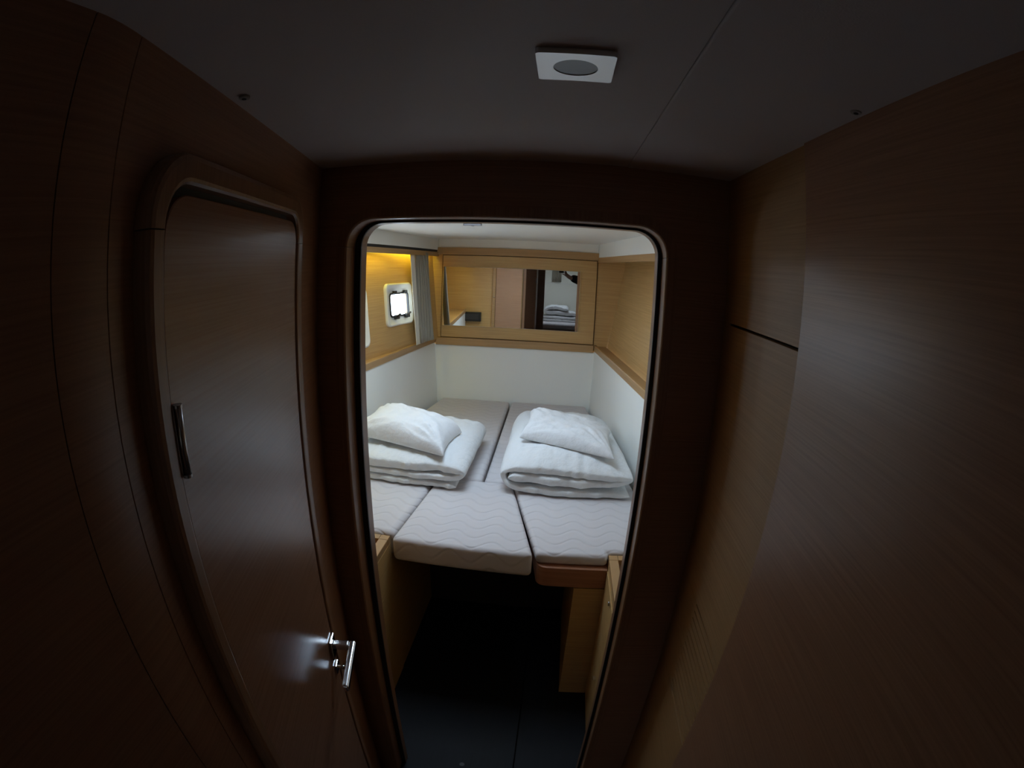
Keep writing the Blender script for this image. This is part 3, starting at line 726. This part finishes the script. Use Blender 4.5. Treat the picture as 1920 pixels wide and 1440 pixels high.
# ------------------------------------------------------------------ what the mirror shows: cabin side of the bulkhead and the forward end
wd = thing('wardrobe_door', 'tall oak wardrobe door on the cabin side of the bulkhead', 'wardrobe', (0, BY + .0785, 0))
obj('door_panel', bx(-.760, -.455, .0015, .018, .72, 1.735, .002, 1), wood('pinkish_oak_veneer', (.50, .29, .17), (.38, .20, .11), rough=.4), wd)
obj('stile', bx(-.800, -.764, .0012, .024, .72, 1.735, .002, 1), M_LIP, wd)
kn = obj('push_knob', cyl((-.778, .028, 1.30), .007, .010, 'y', 16, .002), M_CHROME, wd)
vb = thing('cubby_stand_in', 'solid black box standing in for a dark shelf opening on the bulkhead', 'cubby', (0, BY + .0785, 0))
obj('box_body', bx(-1.225, -.925, .0015, .05, 1.005, 1.115, .004, 2), M_BLACK, vb)  # black body and face stand in for the darkness inside an open cubby
obj('box_face', bx(-1.20, -.95, .0502, .054, 1.025, 1.095, .002, 1), plain('dark_box_face', (.03, .03, .035), .6), vb)
# forward end: side closures, doorway bulkhead and a white cabin with a bedding stack
FY = -1.30
so = obj('wall_side_left', bx(-.95, -.93, FY, .95, 0, CEIL + .02), M_WOOD); tag(so, 'oak wall closing the passage behind the photographer, left', 'wall', kind='structure')
so = obj('wall_side_right', bx(.93, .95, FY, BY, 0, CEIL + .02), M_WOOD); tag(so, 'oak wall closing the passage behind the photographer, right', 'wall', kind='structure')
fb = obj('wall_rear', with_hole([(-.95, -.049), (-.265, -.049), (-.265, 1.80), (.30, 1.80), (.30, -.049), (.95, -.049), (.95, 1.97), (-.95, 1.97)], [], FY - .03, FY), M_WOOD)
tag(fb, 'oak bulkhead with the forward doorway behind the photographer', 'wall', kind='structure')
fc = thing('wall_forward_cabin', 'white lined forward cabin seen in the mirror', 'wall', kind='structure')
obj('end_wall', bx(-.95, .95, -2.52, -2.50, -.05, 1.97), M_WHITE, fc)
obj('side_wall', bx(-.97, -.95, -2.52, FY, -.05, 1.97), M_WHITE, fc)
obj('side_wall', bx(.95, .97, -2.52, FY, -.05, 1.97), M_WHITE, fc)
obj('cabin_floor', bx(-.95, .95, -2.50, FY - .03, -.05, -.02), M_FLOOR, fc)
obj('roof', with_hole([(-.97, -2.52), (.97, -2.52), (.97, FY), (-.97, FY)], [[(FHATCH[0], FHATCH[2]), (FHATCH[1], FHATCH[2]), (FHATCH[1], FHATCH[3]), (FHATCH[0], FHATCH[3])]], 1.90, 1.95, 'z'), M_WHITE, fc)
obj('wall_rail', bx(-.95, .95, -2.4995, -2.488, 1.40, 1.412), M_PLASTIC, fc)
fbr = thing('forward_berth', 'white mattress on forward berth seen in the mirror', 'bed', (0, 0, 0))
obj('berth_front', bx(-.94, .94, -2.49, -1.50, 0, .66), M_WOOD, fbr)
obj('berth_mattress', bx(-.93, .93, -2.485, -1.48, .661, .76, .03, 4), M_QUILT, fbr, True)
folded_quilt('folded_quilt', [(.28, .020, .018), (.05, .022, .020), (-.20, .023, .020), (-.30, .040, .018), (-.25, .068, .022), (0, .070, .024), (.24, .072, .022), (.30, .11, .022), (.22, .146, .036), (0, .150, .040), (-.18, .148, .036), (-.25, .185, .026), (-.18, .226, .032), (0, .232, .034), (.15, .228, .028)], -2.25, -1.80, .7615, 'folded white quilt on forward berth seen in the mirror', 4.4)
fcu = thing('blind', 'short grey curtain in the forward cabin seen in the mirror', 'curtain', (0, 0, 0))
b = bmesh.new(); rows = []
for z in (1.44, 1.55, 1.66, 1.78):
    rows.append([b.verts.new((-.17 + .17 * i / 40, -2.47 + .012 * math.sin(i * 1.1), z)) for i in range(41)])
for a, c in zip(rows, rows[1:]):
    for i in range(40): b.faces.new((a[i], a[i + 1], c[i + 1], c[i]))
cc_ = obj('blind_fabric', b, M_CURT, fcu, True); cc_.modifiers.new('s', 'SOLIDIFY').thickness = .003
obj('blind_rail', bx(-.19, .02, -2.4875, -2.455, 1.781, 1.80, .002, 1), M_STEEL, fcu)

# ------------------------------------------------------------------ the photographer (shows only in the mirror) and the camera
def skin(name, verts, edges, mat, parent=None, root=0, sub=2):
    me = bpy.data.meshes.new(name); me.from_pydata([v[:3] for v in verts], edges, []); me.materials.append(mat)
    o = bpy.data.objects.new(name, me); COL.objects.link(o)
    if parent is not None: o.parent = parent
    o.modifiers.new('skin', 'SKIN')
    for i, v in enumerate(verts):
        d = me.skin_vertices[0].data[i]; r = v[3]
        d.radius = r if hasattr(r, '__len__') else (r, r); d.use_root = (i == root)
    m = o.modifiers.new('sub', 'SUBSURF'); m.levels = sub; m.render_levels = sub
    o.modifiers['skin'].use_smooth_shade = True
    return o
M_SKIN = plain('skin', (.52, .33, .25), .5); M_JACKET = plain('black_jacket', (.012, .012, .014), .8); M_TROUSER = plain('dark_trousers', (.02, .022, .03), .85)
px, py = .56, -.45
ps = thing('person', 'photographer in a black jacket holding the action camera at arm length', 'person', (px, py, 0))
V = []; Ed = []
def v_(x, y, z, r): V.append((x, y, z, r)); return len(V) - 1
def chain(*ids):
    for a, c in zip(ids, ids[1:]): Ed.append((a, c))
pel = v_(0, 0, .93, (.155, .11)); wai = v_(0, 0, 1.08, (.135, .10)); che = v_(0, .01, 1.28, (.155, .105)); nb = v_(0, 0, 1.44, .07); ne = v_(0, .01, 1.50, .052); hb = v_(0, .03, 1.57, .07); hm = v_(0, .035, 1.65, .082); htop = v_(0, .02, 1.73, .062)
chain(pel, wai, che, nb, ne, hb, hm, htop)
for sx in (-1, 1):
    a = v_(sx * .09, 0, .86, .085); k = v_(sx * .10, .015, .49, .058); an = v_(sx * .10, -.01, .09, .04); to = v_(sx * .115, .13, .045, .036); chain(pel, a, k, an, to)
# camera hand: shoulder, elbow, wrist, palm and five fingers curled round the camera
CP = Vector((0.0, -.040, 1.645))
def loc(w): return (w[0] - px, w[1] - py, w[2])
sh = v_(-.17, 0, 1.39, .062); el = v_(*loc((.315, -.215, 1.505)), .044); wrs = v_(*loc((.115, -.085, 1.560)), .029); pal = v_(*loc((.075, -.072, 1.592)), (.036, .020)); chain(nb, sh, el, wrs, pal)
for f, (dz, ln) in enumerate(((.022, .95), (.006, 1.05), (-.010, 1.0), (-.024, .82))):
    a = v_(*loc((.058, -.078 , 1.622 + dz * .6)), .0095); c = v_(*loc((.048, -.074 + .002 * f, 1.640 + dz)), .0088); d_ = v_(*loc((.040, -.046, 1.646 + dz)), .0080); chain(pal, a, c, d_)
t1 = v_(*loc((.052, -.050, 1.590)), .011); t2 = v_(*loc((.028, -.036, 1.604)), .0095); t3 = v_(*loc((.004, -.034, 1.609)), .0085); chain(pal, t1, t2, t3)
sh2 = v_(.17, 0, 1.39, .062); el2 = v_(.24, -.03, 1.12, .044); wr2 = v_(.235, .06, .88, .029); pa2 = v_(.228, .085, .80, (.036, .020)); chain(nb, sh2, el2, wr2, pa2)
for f in range(4):
    a = v_(.235 - .004 * f, .065 + .018 * f, .745, .0092); c = v_(.226 - .004 * f, .067 + .018 * f, .705 + .006 * abs(f - 1.4), .008); chain(pa2, a, c)
t1 = v_(.205, .105, .785, .011); t2 = v_(.198, .122, .75, .009); chain(pa2, t1, t2)
body = skin('body', V, Ed, M_SKIN, ps)
J = [(0, 0, .80, (.178, .135)), (0, 0, 1.08, (.158, .122)), (0, .01, 1.28, (.178, .128)), (0, .0, 1.43, .095), (0, .005, 1.475, .066),
     (-.18, 0, 1.385, .078), (*loc((.313, -.216, 1.503)), .068), (*loc((.125, -.092, 1.566)), .058), (.18, 0, 1.385, .078), (.25, -.03, 1.12, .058), (.24, .055, .895, .042)]
skin('jacket', J, [(0, 1), (1, 2), (2, 3), (3, 4), (3, 5), (5, 6), (6, 7), (3, 8), (8, 9), (9, 10)], M_JACKET, ps)
T = [(0, 0, 1.02, (.150, .112)), (-.092, 0, .85, .10), (-.10, .015, .49, .075), (-.10, -.01, .10, .058), (.092, 0, .85, .10), (.10, .015, .49, .075), (.10, -.01, .10, .058), (0, 0, .93, (.166, .122))]
skin('trousers', T, [(0, 7), (7, 1), (1, 2), (2, 3), (7, 4), (4, 5), (5, 6)], M_TROUSER, ps)
for sx in (-1, 1):
    skin('shoe', [(sx * .10, -.045, .048, .042), (sx * .105, .04, .045, .044), (sx * .115, .15, .036, .034)], [(0, 1), (1, 2)], M_BLACK, ps)
skin('hair', [(0, .05, 1.735, .05), (0, -.01, 1.725, .088), (0, -.045, 1.66, .078), (0, -.04, 1.59, .05)], [(0, 1), (1, 2), (2, 3)], plain('dark_hair', (.03, .02, .015), .7), ps)
skin('nose', [(0, .118, 1.665, .008), (0, .128, 1.635, .013)], [(0, 1)], M_SKIN, ps, sub=1)
for sx in (-1, 1):
    obj('eye', cyl((sx * .031, .112, 1.668), .010, .006, 'y', 12), plain('eye_dark', (.05, .04, .035), .3), ps)
    skin('ear', [(sx * .085, .02, 1.675, .012), (sx * .086, .015, 1.64, .012)], [(0, 1)], M_SKIN, ps, sub=1)
obj('mouth', bx(-.022, .022, .102, .108, 1.596, 1.603, .002, 1), plain('lips', (.40, .18, .15), .5), ps)
ac = thing('action_camera', 'black action camera held at eye level in the passage', 'camera', (0, 0, CAMZ))
obj('camera_body', bx(-.034, .030, -.052, -.022, -.030, .022, .005, 3), M_BLACK, ac)
obj('lens_barrel', cyl((0, -.0175, 0), .0125, .009, 'y', 28, .001), plain('black_gloss', (.01, .01, .012), .15), ac)
obj('lens_glass', cyl((0, -.0125, 0), .009, .002, 'y', 24), plain('dark_lens', (.02, .02, .03), .05), ac)
